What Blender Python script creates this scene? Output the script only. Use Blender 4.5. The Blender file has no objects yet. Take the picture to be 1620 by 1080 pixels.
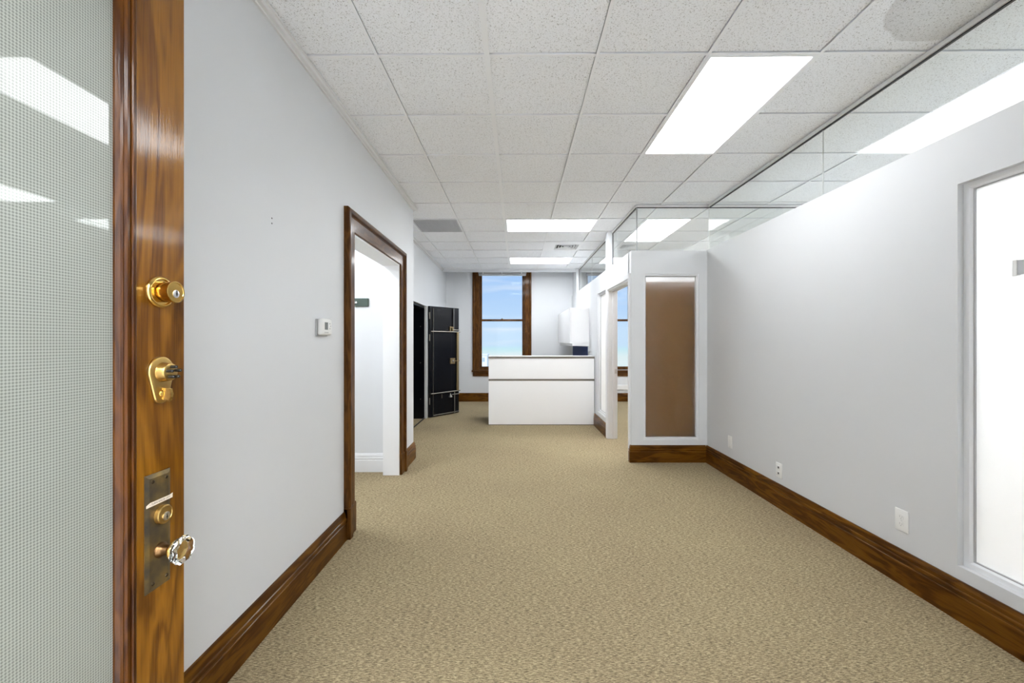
import bpy, bmesh, math, random
from mathutils import Vector, Matrix

random.seed(7)
scene = bpy.context.scene
COL = scene.collection
PI = math.pi

# ------------------------------------------------------------------ camera
ZC = 1.38
cam_d = bpy.data.cameras.new('camera')
cam_d.sensor_width = 36.0
cam_d.lens = 652.0 / 1620.0 * 36.0
cam_d.shift_x = -2.0 / 1620.0
cam_d.clip_start = 0.02
cam_d.clip_end = 2000
cam = bpy.data.objects.new('camera', cam_d)
cam.location = (0, 0, ZC)
cam.rotation_euler = (PI / 2, 0, 0)
COL.objects.link(cam)
scene.camera = cam

# ------------------------------------------------------------------ light and exposure
LAMP = 5.0            # radiance of the ceiling panels
EXPOSURE = 2.17
scene.view_settings.view_transform = 'Standard'
scene.view_settings.look = 'None'
scene.view_settings.gamma = 1.0
scene.view_settings.use_curve_mapping = False
scene.view_settings.exposure = EXPOSURE
SKY = 2.0 ** -EXPOSURE    # keeps the sky as bright as in the photograph
scene.cycles.max_bounces = 16
scene.cycles.diffuse_bounces = 12
scene.cycles.transmission_bounces = 12
scene.cycles.transparent_max_bounces = 16

def srgb(r, g, b):
    def f(c):
        c /= 255.0
        return c / 12.92 if c <= 0.04045 else ((c + 0.055) / 1.055) ** 2.4
    return (f(r), f(g), f(b), 1.0)

world = bpy.data.worlds.new('sky')
scene.world = world
world.use_nodes = True
wn, wl = world.node_tree.nodes, world.node_tree.links
wn.clear()
wo = wn.new('ShaderNodeOutputWorld')
wb = wn.new('ShaderNodeBackground')
wtc = wn.new('ShaderNodeTexCoord')
wsep = wn.new('ShaderNodeSeparateXYZ')
wl.new(wtc.outputs['Generated'], wsep.inputs[0])
wmr = wn.new('ShaderNodeMapRange')
wmr.inputs['From Min'].default_value = -0.2
wmr.inputs['From Max'].default_value = 0.8
wl.new(wsep.outputs['Z'], wmr.inputs['Value'])
wr = wn.new('ShaderNodeValToRGB')
els = wr.color_ramp.elements
els[0].position = 0.0
els[0].color = srgb(225, 238, 240)
els[1].position = 1.0
els[1].color = srgb(95, 150, 225)
for p, c in [(0.165, srgb(228, 243, 246)), (0.186, srgb(196, 236, 248)), (0.188, srgb(204, 230, 254)),
             (0.22, srgb(204, 230, 255)), (0.28, srgb(188, 219, 255)), (0.36, srgb(168, 205, 252))]:
    e = els.new(p)
    e.color = c
wl.new(wmr.outputs[0], wr.inputs[0])
# soft streaky clouds
wmap = wn.new('ShaderNodeMapping')
wmap.inputs['Scale'].default_value = (3, 3, 34)
wl.new(wtc.outputs['Generated'], wmap.inputs[0])
wno = wn.new('ShaderNodeTexNoise')
wno.inputs['Scale'].default_value = 1.3
wno.inputs['Detail'].default_value = 5
wl.new(wmap.outputs[0], wno.inputs['Vector'])
wcr = wn.new('ShaderNodeMapRange')
wcr.inputs['From Min'].default_value = 0.52
wcr.inputs['From Max'].default_value = 0.78
wcr.inputs['To Max'].default_value = 0.75
wl.new(wno.outputs[0], wcr.inputs['Value'])
wmx = wn.new('ShaderNodeMixRGB')
wmx.inputs[2].default_value = (0.92, 0.96, 1.0, 1)
wl.new(wcr.outputs[0], wmx.inputs[0])
wl.new(wr.outputs[0], wmx.inputs[1])
wl.new(wmx.outputs[0], wb.inputs[0])
wb.inputs[1].default_value = SKY
wl.new(wb.outputs[0], wo.inputs[0])

sun_d = bpy.data.lights.new('sun', 'SUN')
sun_d.energy = 3.0 * SKY
sun_d.angle = 0.02
sun = bpy.data.objects.new('sun', sun_d)
sun.rotation_euler = (math.radians(42), 0, math.radians(-15))
sun.location = (0, -20, 30)
COL.objects.link(sun)

# ------------------------------------------------------------------ helpers
WLOC = {}          # world location of each object used as a parent

class MB:
    def __init__(self):
        self.bm = bmesh.new()
        self.smooth = False

    def box(self, x0, x1, y0, y1, z0, z1, bev=0.0, seg=1):
        vs = [self.bm.verts.new(p) for p in
              [(x0, y0, z0), (x1, y0, z0), (x1, y1, z0), (x0, y1, z0), (x0, y0, z1), (x1, y0, z1), (x1, y1, z1), (x0, y1, z1)]]
        fs = [self.bm.faces.new([vs[i] for i in f]) for f in
              [(0, 3, 2, 1), (4, 5, 6, 7), (0, 1, 5, 4), (1, 2, 6, 5), (2, 3, 7, 6), (3, 0, 4, 7)]]
        if bev > 0:
            ed = {e for f in fs for e in f.edges}
            bmesh.ops.bevel(self.bm, geom=list(ed), offset=bev, segments=seg, profile=0.5, affect='EDGES')
        return self

    def ring_surface(self, rings, cap0=True, cap1=True):
        vr = [[self.bm.verts.new(p) for p in r] for r in rings]
        n = len(rings[0])
        for a, b in zip(vr[:-1], vr[1:]):
            for i in range(n):
                j = (i + 1) % n
                self.bm.faces.new([a[i], a[j], b[j], b[i]])
        if cap0:
            self.bm.faces.new(list(reversed(vr[0])))
        if cap1:
            self.bm.faces.new(vr[-1])
        return self

    def lathe(self, c, axis, prof, n=32, phase=0.0):
        """prof: (distance along axis, radius)"""
        a = Vector(axis).normalized()
        u = a.orthogonal().normalized()
        if abs(a.x) > 0.9:
            u = Vector((0, 0, 1))
        v = a.cross(u)
        c = Vector(c)
        rings = []
        for d, r in prof:
            r = max(r, 1e-4)
            rings.append([c + a * d + (u * math.cos(phase + 2 * PI * i / n) + v * math.sin(phase + 2 * PI * i / n)) * r for i in range(n)])
        return self.ring_surface(rings)

    def tube(self, pts, r, n=10):
        pts = [Vector(p) for p in pts]
        rings = []
        prev = None
        for i, p in enumerate(pts):
            t = (pts[min(i + 1, len(pts) - 1)] - pts[max(i - 1, 0)]).normalized()
            if prev is None:
                u = t.orthogonal().normalized()
            else:
                u = (prev - t * prev.dot(t)).normalized()
            prev = u
            v = t.cross(u)
            rr = r[i] if isinstance(r, (list, tuple)) else r
            rings.append([p + (u * math.cos(2 * PI * k / n) + v * math.sin(2 * PI * k / n)) * rr for k in range(n)])
        return self.ring_surface(rings)

    def prism(self, pts, ext):
        """pts: 3D polygon, ext: extrusion vector"""
        e = Vector(ext)
        return self.ring_surface([[Vector(p) for p in pts], [Vector(p) + e for p in pts]])

    def sweep(self, path, prof, mapf, closed=False):
        """path of (u, v); prof of (d, h): d to the left of the path, h out of its plane; mapf(u, v, h)"""
        n = len(path)
        P = [Vector(p) for p in path]
        rings = []
        for i in range(n):
            segs = []
            if i > 0 or closed:
                segs.append((P[i] - P[i - 1]).normalized())
            if i < n - 1 or closed:
                segs.append((P[(i + 1) % n] - P[i]).normalized())
            ns = [Vector((-t.y, t.x)) for t in segs]
            if len(ns) == 2:
                m = (ns[0] + ns[1]) / (1 + ns[0].dot(ns[1]))
            else:
                m = ns[0]
            rings.append([Vector(mapf(P[i].x + m.x * d, P[i].y + m.y * d, h)) for d, h in prof])
        if closed:
            vr = [[self.bm.verts.new(p) for p in r] for r in rings]
            k = len(prof)
            for a in range(n):
                b = (a + 1) % n
                for i in range(k):
                    j = (i + 1) % k
                    self.bm.faces.new([vr[a][i], vr[a][j], vr[b][j], vr[b][i]])
            return self
        return self.ring_surface(rings)

    def build(self, name, mat, parent=None, smooth=None):
        me = bpy.data.meshes.new(name)
        bmesh.ops.recalc_face_normals(self.bm, faces=self.bm.faces[:])
        off = WLOC.get(parent.name, Vector()) if parent else Vector()
        if off.length > 0:
            bmesh.ops.translate(self.bm, verts=self.bm.verts[:], vec=-off)
        self.bm.to_mesh(me)
        self.bm.free()
        if smooth:
            for p in me.polygons:
                p.use_smooth = True
            me.set_sharp_from_angle(angle=math.radians(smooth))
        if mat:
            me.materials.append(mat)
        o = bpy.data.objects.new(name, me)
        COL.objects.link(o)
        if parent:
            o.parent = parent
        WLOC[o.name] = off.copy()
        return o

def thing(name, loc, label, cat=None, group=None, kind=None):
    o = bpy.data.objects.new(name, None)
    o.empty_display_size = 0.1
    o.location = loc
    COL.objects.link(o)
    WLOC[o.name] = Vector(loc)
    if label:
        o['label'] = label
    if cat:
        o['category'] = cat
    if group:
        o['group'] = group
    if kind:
        o['kind'] = kind
    return o

def struct(o, label=None):
    o['kind'] = 'structure'
    if label:
        o['label'] = label
    return o

def part_label(o, label):
    o['label'] = label
    return o

# ------------------------------------------------------------------ materials
def mat_new(name):
    m = bpy.data.materials.new(name)
    m.use_nodes = True
    nt = m.node_tree
    b = nt.nodes['Principled BSDF']
    return m, nt.nodes, nt.links, b

def simple(name, col, rough=0.5, metal=0.0, spec=0.5, coat=0.0, bump=0.0, bscale=200):
    m, n, l, b = mat_new(name)
    b.inputs['Base Color'].default_value = col
    b.inputs['Roughness'].default_value = rough
    b.inputs['Metallic'].default_value = metal
    b.inputs['Specular IOR Level'].default_value = spec
    b.inputs['Coat Weight'].default_value = coat
    tc = n.new('ShaderNodeTexCoord')
    no = n.new('ShaderNodeTexNoise')
    no.inputs['Scale'].default_value = bscale
    l.new(tc.outputs['Object'], no.inputs['Vector'])
    bp = n.new('ShaderNodeBump')
    bp.inputs['Strength'].default_value = bump
    bp.inputs['Distance'].default_value = 0.001
    l.new(no.outputs[0], bp.inputs['Height'])
    if bump > 0:
        l.new(bp.outputs[0], b.inputs['Normal'])
    return m

def paint(name, col, rough=0.55):
    m, n, l, b = mat_new(name)
    tc = n.new('ShaderNodeTexCoord')
    no = n.new('ShaderNodeTexNoise')
    no.inputs['Scale'].default_value = 1.7
    no.inputs['Detail'].default_value = 4
    l.new(tc.outputs['Object'], no.inputs['Vector'])
    mx = n.new('ShaderNodeMixRGB')
    mx.inputs[1].default_value = tuple(c * 0.975 for c in col[:3]) + (1,)
    mx.inputs[2].default_value = tuple(min(1, c * 1.02) for c in col[:3]) + (1,)
    l.new(no.outputs[0], mx.inputs[0])
    l.new(mx.outputs[0], b.inputs['Base Color'])
    b.inputs['Roughness'].default_value = rough
    no2 = n.new('ShaderNodeTexNoise')
    no2.inputs['Scale'].default_value = 160
    no2.inputs['Detail'].default_value = 3
    l.new(tc.outputs['Object'], no2.inputs['Vector'])
    bp = n.new('ShaderNodeBump')
    bp.inputs['Strength'].default_value = 0.12
    bp.inputs['Distance'].default_value = 0.0006
    l.new(no2.outputs[0], bp.inputs['Height'])
    l.new(bp.outputs[0], b.inputs['Normal'])
    return m

def wood(name, axis, dark, mid, light, rough=0.2, wide=9.0, coat=0.4):
    m, n, l, b = mat_new(name)
    tc = n.new('ShaderNodeTexCoord')
    def mapping(across, along):
        mp = n.new('ShaderNodeMapping')
        s = [across] * 3
        s['XYZ'.index(axis)] = along
        mp.inputs['Scale'].default_value = s
        l.new(tc.outputs['Object'], mp.inputs[0])
        return mp
    m1 = mapping(wide, wide * 0.16)
    n1 = n.new('ShaderNodeTexNoise')
    n1.inputs['Scale'].default_value = 1.6
    n1.inputs['Detail'].default_value = 3
    n1.inputs['Distortion'].default_value = 0.6
    l.new(m1.outputs[0], n1.inputs['Vector'])
    # growth-ring like bands from the noise
    mul = n.new('ShaderNodeMath')
    mul.operation = 'MULTIPLY'
    mul.inputs[1].default_value = 26.0
    l.new(n1.outputs[0], mul.inputs[0])
    sn = n.new('ShaderNodeMath')
    sn.operation = 'SINE'
    l.new(mul.outputs[0], sn.inputs[0])
    mr = n.new('ShaderNodeMapRange')
    mr.inputs['From Min'].default_value = -1
    mr.inputs['From Max'].default_value = 1
    l.new(sn.outputs[0], mr.inputs['Value'])
    m2 = mapping(300, 9)
    n2 = n.new('ShaderNodeTexNoise')
    n2.inputs['Scale'].default_value = 1.0
    n2.inputs['Detail'].default_value = 4
    l.new(m2.outputs[0], n2.inputs['Vector'])
    m3 = mapping(4.0, 1.2)
    n3 = n.new('ShaderNodeTexNoise')
    n3.inputs['Scale'].default_value = 2.0
    n3.inputs['Detail'].default_value = 5
    l.new(m3.outputs[0], n3.inputs['Vector'])
    a1 = n.new('ShaderNodeMixRGB')
    a1.inputs[0].default_value = 0.50
    l.new(mr.outputs[0], a1.inputs[1])
    l.new(n3.outputs[0], a1.inputs[2])
    a2 = n.new('ShaderNodeMixRGB')
    a2.inputs[0].default_value = 0.35
    l.new(a1.outputs[0], a2.inputs[1])
    l.new(n2.outputs[0], a2.inputs[2])
    rp = n.new('ShaderNodeValToRGB')
    rp.color_ramp.elements[0].position = 0.22
    rp.color_ramp.elements[0].color = dark
    rp.color_ramp.elements[1].position = 0.75
    rp.color_ramp.elements[1].color = light
    e = rp.color_ramp.elements.new(0.47)
    e.color = mid
    l.new(a2.outputs[0], rp.inputs[0])
    l.new(rp.outputs[0], b.inputs['Base Color'])
    b.inputs['Roughness'].default_value = rough
    b.inputs['Specular IOR Level'].default_value = 0.08
    b.inputs['Coat Weight'].default_value = coat
    b.inputs['Coat Roughness'].default_value = 0.09
    bp = n.new('ShaderNodeBump')
    bp.inputs['Strength'].default_value = 0.35
    bp.inputs['Distance'].default_value = 0.0006
    l.new(n2.outputs[0], bp.inputs['Height'])
    l.new(bp.outputs[0], b.inputs['Normal'])
    l.new(bp.outputs[0], b.inputs['Coat Normal'])
    return m

def clear_glass(name, tint=(0.97, 0.985, 0.98, 1), index=1.5):
    m = bpy.data.materials.new(name)
    m.use_nodes = True
    n, l = m.node_tree.nodes, m.node_tree.links
    n.clear()
    out = n.new('ShaderNodeOutputMaterial')
    tr = n.new('ShaderNodeBsdfTransparent')
    tr.inputs[0].default_value = tint
    gl = n.new('ShaderNodeBsdfGlossy')
    gl.inputs['Roughness'].default_value = 0.0
    fr = n.new('ShaderNodeFresnel')
    ge = n.new('ShaderNodeNewGeometry')
    ior = n.new('ShaderNodeMapRange')
    ior.inputs['To Min'].default_value = index
    ior.inputs['To Max'].default_value = 1 / index
    l.new(ge.outputs['Backfacing'], ior.inputs['Value'])
    l.new(ior.outputs[0], fr.inputs['IOR'])
    mx = n.new('ShaderNodeMixShader')
    l.new(fr.outputs[0], mx.inputs[0])
    l.new(tr.outputs[0], mx.inputs[1])
    l.new(gl.outputs[0], mx.inputs[2])
    l.new(mx.outputs[0], out.inputs[0])
    return m

def frosted(name, col, rough, trans_mix):
    """rough refracting glass mixed with a translucent scatter"""
    m = bpy.data.materials.new(name)
    m.use_nodes = True
    n, l = m.node_tree.nodes, m.node_tree.links
    n.clear()
    out = n.new('ShaderNodeOutputMaterial')
    pr = n.new('ShaderNodeBsdfPrincipled')
    pr.inputs['Base Color'].default_value = col
    pr.inputs['Roughness'].default_value = rough
    pr.inputs['Transmission Weight'].default_value = 1.0
    pr.inputs['IOR'].default_value = 1.3
    tl = n.new('ShaderNodeBsdfTranslucent')
    tl.inputs[0].default_value = col
    tc = n.new('ShaderNodeTexCoord')
    no = n.new('ShaderNodeTexNoise')
    no.inputs['Scale'].default_value = 260
    l.new(tc.outputs['Object'], no.inputs['Vector'])
    bp = n.new('ShaderNodeBump')
    bp.inputs['Strength'].default_value = 0.2
    bp.inputs['Distance'].default_value = 0.001
    l.new(no.outputs[0], bp.inputs['Height'])
    l.new(bp.outputs[0], pr.inputs['Normal'])
    mx = n.new('ShaderNodeMixShader')
    mx.inputs[0].default_value = trans_mix
    l.new(pr.outputs[0], mx.inputs[1])
    l.new(tl.outputs[0], mx.inputs[2])
    l.new(mx.outputs[0], out.inputs[0])
    return m

def emit(name, strength, col=(1, 1, 1, 1)):
    m = bpy.data.materials.new(name)
    m.use_nodes = True
    n, l = m.node_tree.nodes, m.node_tree.links
    n.clear()
    out = n.new('ShaderNodeOutputMaterial')
    em = n.new('ShaderNodeEmission')
    em.inputs[0].default_value = col
    em.inputs[1].default_value = strength
    l.new(em.outputs[0], out.inputs[0])
    return m

M = {}
M['wall'] = paint('wall_paint_light_grey', (0.685, 0.70, 0.722, 1))
M['wall_grey'] = paint('wall_paint_mid_grey', (0.63, 0.64, 0.655, 1))
M['wall_pale'] = paint('wall_paint_pale', (0.72, 0.735, 0.755, 1))
M['wall_white'] = paint('wall_paint_white', (0.85, 0.86, 0.875, 1))
M['trim_white'] = paint('painted_trim_white', (0.78, 0.79, 0.81, 1), 0.35)
M['trim_grey'] = paint('painted_trim_grey', (0.42, 0.42, 0.43, 1), 0.4)
M['ceil_bar'] = paint('ceiling_grid_white', (0.92, 0.935, 0.96, 1), 0.4)
M['rail_white'] = paint('ceiling_rail_paint', (0.74, 0.745, 0.755, 1), 0.4)
M['gasket'] = simple('dark_gasket', (0.03, 0.03, 0.035, 1), 0.6)
M['alu'] = simple('brushed_aluminium', (0.62, 0.62, 0.63, 1), 0.35, 0.8)
WD, WM, WLt = (0.042, 0.013, 0.001, 1), (0.092, 0.033, 0.003, 1), (0.16, 0.064, 0.006, 1)
M['wood_z'] = wood('varnished_fir_upright', 'Z', (0.058, 0.017, 0.001, 1), (0.155, 0.058, 0.004, 1), (0.245, 0.103, 0.008, 1), 0.3, 7, 0.55)
M['mould_z'] = wood('varnished_moulding', 'Z', (0.022, 0.006, 0.001, 1), (0.050, 0.015, 0.002, 1), (0.085, 0.028, 0.003, 1), 0.3, 14, 0.25)
M['base_x'] = wood('varnished_baseboard_x', 'X', WD, WM, WLt, 0.32, 8, 0.15)
M['base_y'] = wood('varnished_baseboard_y', 'Y', WD, WM, WLt, 0.32, 8, 0.15)
M['case_z'] = wood('varnished_casing_z', 'Z', (0.048, 0.017, 0.003, 1), (0.085, 0.032, 0.006, 1), (0.135, 0.056, 0.012, 1), 0.3, 12, 0.2)
M['case_y'] = wood('varnished_casing_y', 'Y', (0.048, 0.017, 0.003, 1), (0.085, 0.032, 0.006, 1), (0.135, 0.056, 0.012, 1), 0.3, 12, 0.2)
M['case_x'] = wood('varnished_casing_x', 'X', (0.048, 0.017, 0.003, 1), (0.085, 0.032, 0.006, 1), (0.135, 0.056, 0.012, 1), 0.3, 12, 0.2)
M['leaf'] = wood('stained_door_leaf', 'Z', (0.24, 0.115, 0.032, 1), (0.29, 0.150, 0.046, 1), (0.35, 0.19, 0.066, 1), 0.45, 5, 0.0)
M['glass'] = clear_glass('clear_glass')
M['window_glass'] = clear_glass('coated_window_glass', (0.98, 0.99, 0.99, 1), 1.12)
M['frost_brown'] = frosted('frosted_glass', (0.95, 0.94, 0.94, 1), 0.5, 0.12)
M['frost_white'] = frosted('frosted_glass_backlit', (0.97, 0.97, 0.97, 1), 0.5, 0.75)
M['laminate'] = simple('white_laminate', (0.93, 0.935, 0.945, 1), 0.35)
M['cabinet'] = simple('white_cabinet', (0.84, 0.84, 0.845, 1), 0.4)
M['dark_edge'] = simple('bronze_edge_strip', (0.20, 0.18, 0.155, 1), 0.35, 0.3)
M['lamp'] = emit('lamp_diffuser', LAMP, (0.955, 0.98, 1.0, 1))
M['lamp_soft'] = emit('lamp_diffuser_dimmer', LAMP * 0.62, (0.955, 0.98, 1.0, 1))
M['lamp_added'] = emit('added_lamp_diffuser_brighter', LAMP * 1.7, (0.955, 0.98, 1.0, 1))
M['plastic'] = simple('white_plastic', (0.80, 0.80, 0.79, 1), 0.35)
M['dark_plastic'] = simple('dark_plastic', (0.03, 0.03, 0.03, 1), 0.4)
M['lcd'] = simple('grey_display', (0.16, 0.17, 0.17, 1), 0.2)
M['vault_black'] = simple('vault_black_enamel', (0.0035, 0.004, 0.0065, 1), 0.3, 0.0, 0.22, 0.0, 0.2, 60)
M['vault_steel'] = simple('worn_steel', (0.33, 0.31, 0.27, 1), 0.4, 0.9)
M['vault_brass'] = simple('dull_brass', (0.38, 0.28, 0.15, 1), 0.4, 0.9)
M['navy'] = simple('navy_fabric', (0.012, 0.03, 0.13, 1), 0.8, bump=0.3, bscale=600)
M['green'] = simple('dark_green_paint', (0.055, 0.085, 0.07, 1), 0.5, bump=0.2, bscale=120)
M['chrome'] = simple('chrome', (0.75, 0.75, 0.75, 1), 0.12, 1.0)
M['brass'] = simple('polished_brass', (0.72, 0.47, 0.14, 1), 0.16, 1.0)
M['brass_satin'] = simple('satin_brass', (0.50, 0.33, 0.11, 1), 0.32, 1.0, bump=0.15, bscale=500)
M['bronze_dark'] = simple('dark_bronze', (0.16, 0.09, 0.04, 1), 0.35, 1.0)
M['bronze_black'] = simple('blackened_screw', (0.05, 0.035, 0.02, 1), 0.4, 1.0)
M['black'] = simple('black_rubber', (0.01, 0.01, 0.01, 1), 0.35)
M['tape'] = simple('cream_label_tape', (0.72, 0.62, 0.50, 1), 0.5)
M['ink'] = simple('faded_ink', (0.10, 0.09, 0.09, 1), 0.6)
M['return_grey'] = simple('grey_grille_metal', (0.60, 0.61, 0.63, 1), 0.6)
M['concrete'] = paint('pale_render', (0.85, 0.87, 0.88, 1), 0.8)
M['far_window'] = simple('far_window_glass', (0.45, 0.55, 0.62, 1), 0.3)

# antique plate: brass with brown-green patina in patches
m, n, l, b = mat_new('antique_brass_patina')
tc = n.new('ShaderNodeTexCoord')
no = n.new('ShaderNodeTexNoise')
no.inputs['Scale'].default_value = 22
no.inputs['Detail'].default_value = 5
l.new(tc.outputs['Object'], no.inputs['Vector'])
rp = n.new('ShaderNodeValToRGB')
rp.color_ramp.elements[0].position = 0.32
rp.color_ramp.elements[0].color = (0.10, 0.09, 0.075, 1)
rp.color_ramp.elements[1].position = 0.68
rp.color_ramp.elements[1].color = (0.30, 0.21, 0.08, 1)
e = rp.color_ramp.elements.new(0.5)
e.color = (0.17, 0.13, 0.075, 1)
l.new(no.outputs[0], rp.inputs[0])
l.new(rp.outputs[0], b.inputs['Base Color'])
b.inputs['Metallic'].default_value = 0.85
b.inputs['Roughness'].default_value = 0.38
M['patina'] = m

# knob glass
m, n, l, b = mat_new('cut_glass')
b.inputs['Base Color'].default_value = (0.97, 0.99, 0.96, 1)
b.inputs['Transmission Weight'].default_value = 1.0
b.inputs['Roughness'].default_value = 0.0
b.inputs['IOR'].default_value = 1.52
M['cut_glass'] = m

# textured glass of the entry door: a fine grid of pressed lenses
m, n, l, b = mat_new('pressed_grid_glass')
tc = n.new('ShaderNodeTexCoord')
sp = n.new('ShaderNodeSeparateXYZ')
l.new(tc.outputs['Object'], sp.inputs[0])
def sin_of(sock, pitch):
    a = n.new('ShaderNodeMath'); a.operation = 'MULTIPLY'; a.inputs[1].default_value = 2 * PI / pitch
    l.new(sock, a.inputs[0])
    c = n.new('ShaderNodeMath'); c.operation = 'SINE'
    l.new(a.outputs[0], c.inputs[0])
    return c.outputs[0]
sy = sin_of(sp.outputs['Y'], 0.0048)
sz = sin_of(sp.outputs['Z'], 0.0052)
pr = n.new('ShaderNodeMath'); pr.operation = 'ADD'
l.new(sy, pr.inputs[0]); l.new(sz, pr.inputs[1])
mr = n.new('ShaderNodeMapRange')
mr.inputs['From Min'].default_value = -2
mr.inputs['From Max'].default_value = 2
l.new(pr.outputs[0], mr.inputs['Value'])
rp = n.new('ShaderNodeValToRGB')  # refraction of the lenses put into the colour as dark and light dots
rp.color_ramp.elements[0].position = 0.22
rp.color_ramp.elements[0].color = (0.145, 0.155, 0.135, 1)
rp.color_ramp.elements[1].position = 0.62
rp.color_ramp.elements[1].color = (0.315, 0.33, 0.295, 1)
l.new(mr.outputs[0], rp.inputs[0])
l.new(rp.outputs[0], b.inputs['Base Color'])
b.inputs['Roughness'].default_value = 0.5
b.inputs['Coat Weight'].default_value = 1.0
b.inputs['Coat Roughness'].default_value = 0.03
b.inputs['Coat IOR'].default_value = 1.4
b.inputs['Transmission Weight'].default_value = 0.0
bp = n.new('ShaderNodeBump')
bp.inputs['Strength'].default_value = 0.10
bp.inputs['Distance'].default_value = 0.0003
l.new(pr.outputs[0], bp.inputs['Height'])
l.new(bp.outputs[0], b.inputs['Normal'])
M['grid_glass'] = m

# carpet
m, n, l, b = mat_new('heather_carpet')
tc = n.new('ShaderNodeTexCoord')
mp = n.new('ShaderNodeMapping')
mp.inputs['Scale'].default_value = (48, 270, 1)
l.new(tc.outputs['Object'], mp.inputs[0])
n1 = n.new('ShaderNodeTexNoise')
n1.inputs['Scale'].default_value = 1.0
n1.inputs['Detail'].default_value = 6
n1.inputs['Roughness'].default_value = 0.8
n1.inputs['Distortion'].default_value = 0.4
l.new(mp.outputs[0], n1.inputs['Vector'])
mp2 = n.new('ShaderNodeMapping')
mp2.inputs['Scale'].default_value = (1.1, 1.1, 1)
l.new(tc.outputs['Object'], mp2.inputs[0])
n2 = n.new('ShaderNodeTexNoise')
n2.inputs['Scale'].default_value = 1.0
n2.inputs['Detail'].default_value = 3
l.new(mp2.outputs[0], n2.inputs['Vector'])
rp = n.new('ShaderNodeValToRGB')
rp.color_ramp.elements[0].position = 0.38
rp.color_ramp.elements[0].color = (0.085, 0.065, 0.037, 1)
rp.color_ramp.elements[1].position = 0.63
rp.color_ramp.elements[1].color = (0.64, 0.53, 0.335, 1)
e = rp.color_ramp.elements.new(0.5)
e.color = (0.30, 0.24, 0.145, 1)
l.new(n1.outputs[0], rp.inputs[0])
mx = n.new('ShaderNodeMixRGB')
mx.blend_type = 'MULTIPLY'
mx.inputs[0].default_value = 1.0
r2 = n.new('ShaderNodeValToRGB')
r2.color_ramp.elements[0].position = 0.3
r2.color_ramp.elements[0].color = (0.90, 0.88, 0.88, 1)
r2.color_ramp.elements[1].position = 0.7
r2.color_ramp.elements[1].color = (1.0, 1.0, 0.98, 1)
l.new(n2.outputs[0], r2.inputs[0])
l.new(rp.outputs[0], mx.inputs[1])
l.new(r2.outputs[0], mx.inputs[2])
l.new(mx.outputs[0], b.inputs['Base Color'])
b.inputs['Roughness'].default_value = 0.95
b.inputs['Specular IOR Level'].default_value = 0.1
bp = n.new('ShaderNodeBump')
bp.inputs['Strength'].default_value = 0.25
bp.inputs['Distance'].default_value = 0.002
l.new(n1.outputs[0], bp.inputs['Height'])
l.new(bp.outputs[0], b.inputs['Normal'])
M['carpet'] = m

# ceiling tile: pitted mineral fibre
def tile_mat(name, stain=False):
    m, n, l, b = mat_new(name)
    tc = n.new('ShaderNodeTexCoord')
    oi = n.new('ShaderNodeObjectInfo')
    sc = n.new('ShaderNodeVectorMath'); sc.operation = 'SCALE'
    sc.inputs['Scale'].default_value = 40.0
    cb = n.new('ShaderNodeCombineXYZ')
    l.new(oi.outputs['Random'], cb.inputs[0]); l.new(oi.outputs['Random'], cb.inputs[1])
    l.new(cb.outputs[0], sc.inputs[0])
    ad = n.new('ShaderNodeVectorMath'); ad.operation = 'ADD'
    l.new(tc.outputs['Object'], ad.inputs[0]); l.new(sc.outputs[0], ad.inputs[1])
    n1 = n.new('ShaderNodeTexNoise')
    n1.inputs['Scale'].default_value = 150
    n1.inputs['Detail'].default_value = 2
    n1.inputs['Distortion'].default_value = 1.2
    l.new(ad.outputs[0], n1.inputs['Vector'])
    rp = n.new('ShaderNodeValToRGB')
    rp.color_ramp.elements[0].position = 0.33
    rp.color_ramp.elements[0].color = (0.45, 0.45, 0.45, 1)
    rp.color_ramp.elements[1].position = 0.42
    rp.color_ramp.elements[1].color = (0.94, 0.96, 0.995, 1)
    l.new(n1.outputs[0], rp.inputs[0])
    if stain:
        ds = n.new('ShaderNodeVectorMath'); ds.operation = 'DISTANCE'
        n3 = n.new('ShaderNodeTexNoise'); n3.inputs['Scale'].default_value = 9
        l.new(tc.outputs['Object'], n3.inputs['Vector'])
        s3 = n.new('ShaderNodeVectorMath'); s3.operation = 'SCALE'; s3.inputs['Scale'].default_value = 0.05
        l.new(n3.outputs[1], s3.inputs[0])
        a3 = n.new('ShaderNodeVectorMath'); a3.operation = 'ADD'
        l.new(tc.outputs['Object'], a3.inputs[0]); l.new(s3.outputs[0], a3.inputs[1])
        l.new(a3.outputs[0], ds.inputs[0])
        ds.inputs[1].default_value = (0.47, 0.19, 0.03)
        r3 = n.new('ShaderNodeValToRGB')
        r3.color_ramp.elements[0].position = 0.20
        r3.color_ramp.elements[0].color = (0.87, 0.87, 0.86, 1)
        r3.color_ramp.elements[1].position = 0.375
        r3.color_ramp.elements[1].color = (1, 1, 1, 1)
        e = r3.color_ramp.elements.new(0.365)
        e.color = (0.80, 0.79, 0.78, 1)
        l.new(ds.outputs['Value'], r3.inputs[0])
        mx = n.new('ShaderNodeMixRGB'); mx.blend_type = 'MULTIPLY'; mx.inputs[0].default_value = 1
        l.new(rp.outputs[0], mx.inputs[1]); l.new(r3.outputs[0], mx.inputs[2])
        l.new(mx.outputs[0], b.inputs['Base Color'])
    else:
        l.new(rp.outputs[0], b.inputs['Base Color'])
    b.inputs['Roughness'].default_value = 0.9
    b.inputs['Specular IOR Level'].default_value = 0.1
    bp = n.new('ShaderNodeBump')
    bp.inputs['Strength'].default_value = 0.25
    bp.inputs['Distance'].default_value = 0.002
    l.new(rp.outputs[0], bp.inputs['Height'])
    l.new(bp.outputs[0], b.inputs['Normal'])
    return m
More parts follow.
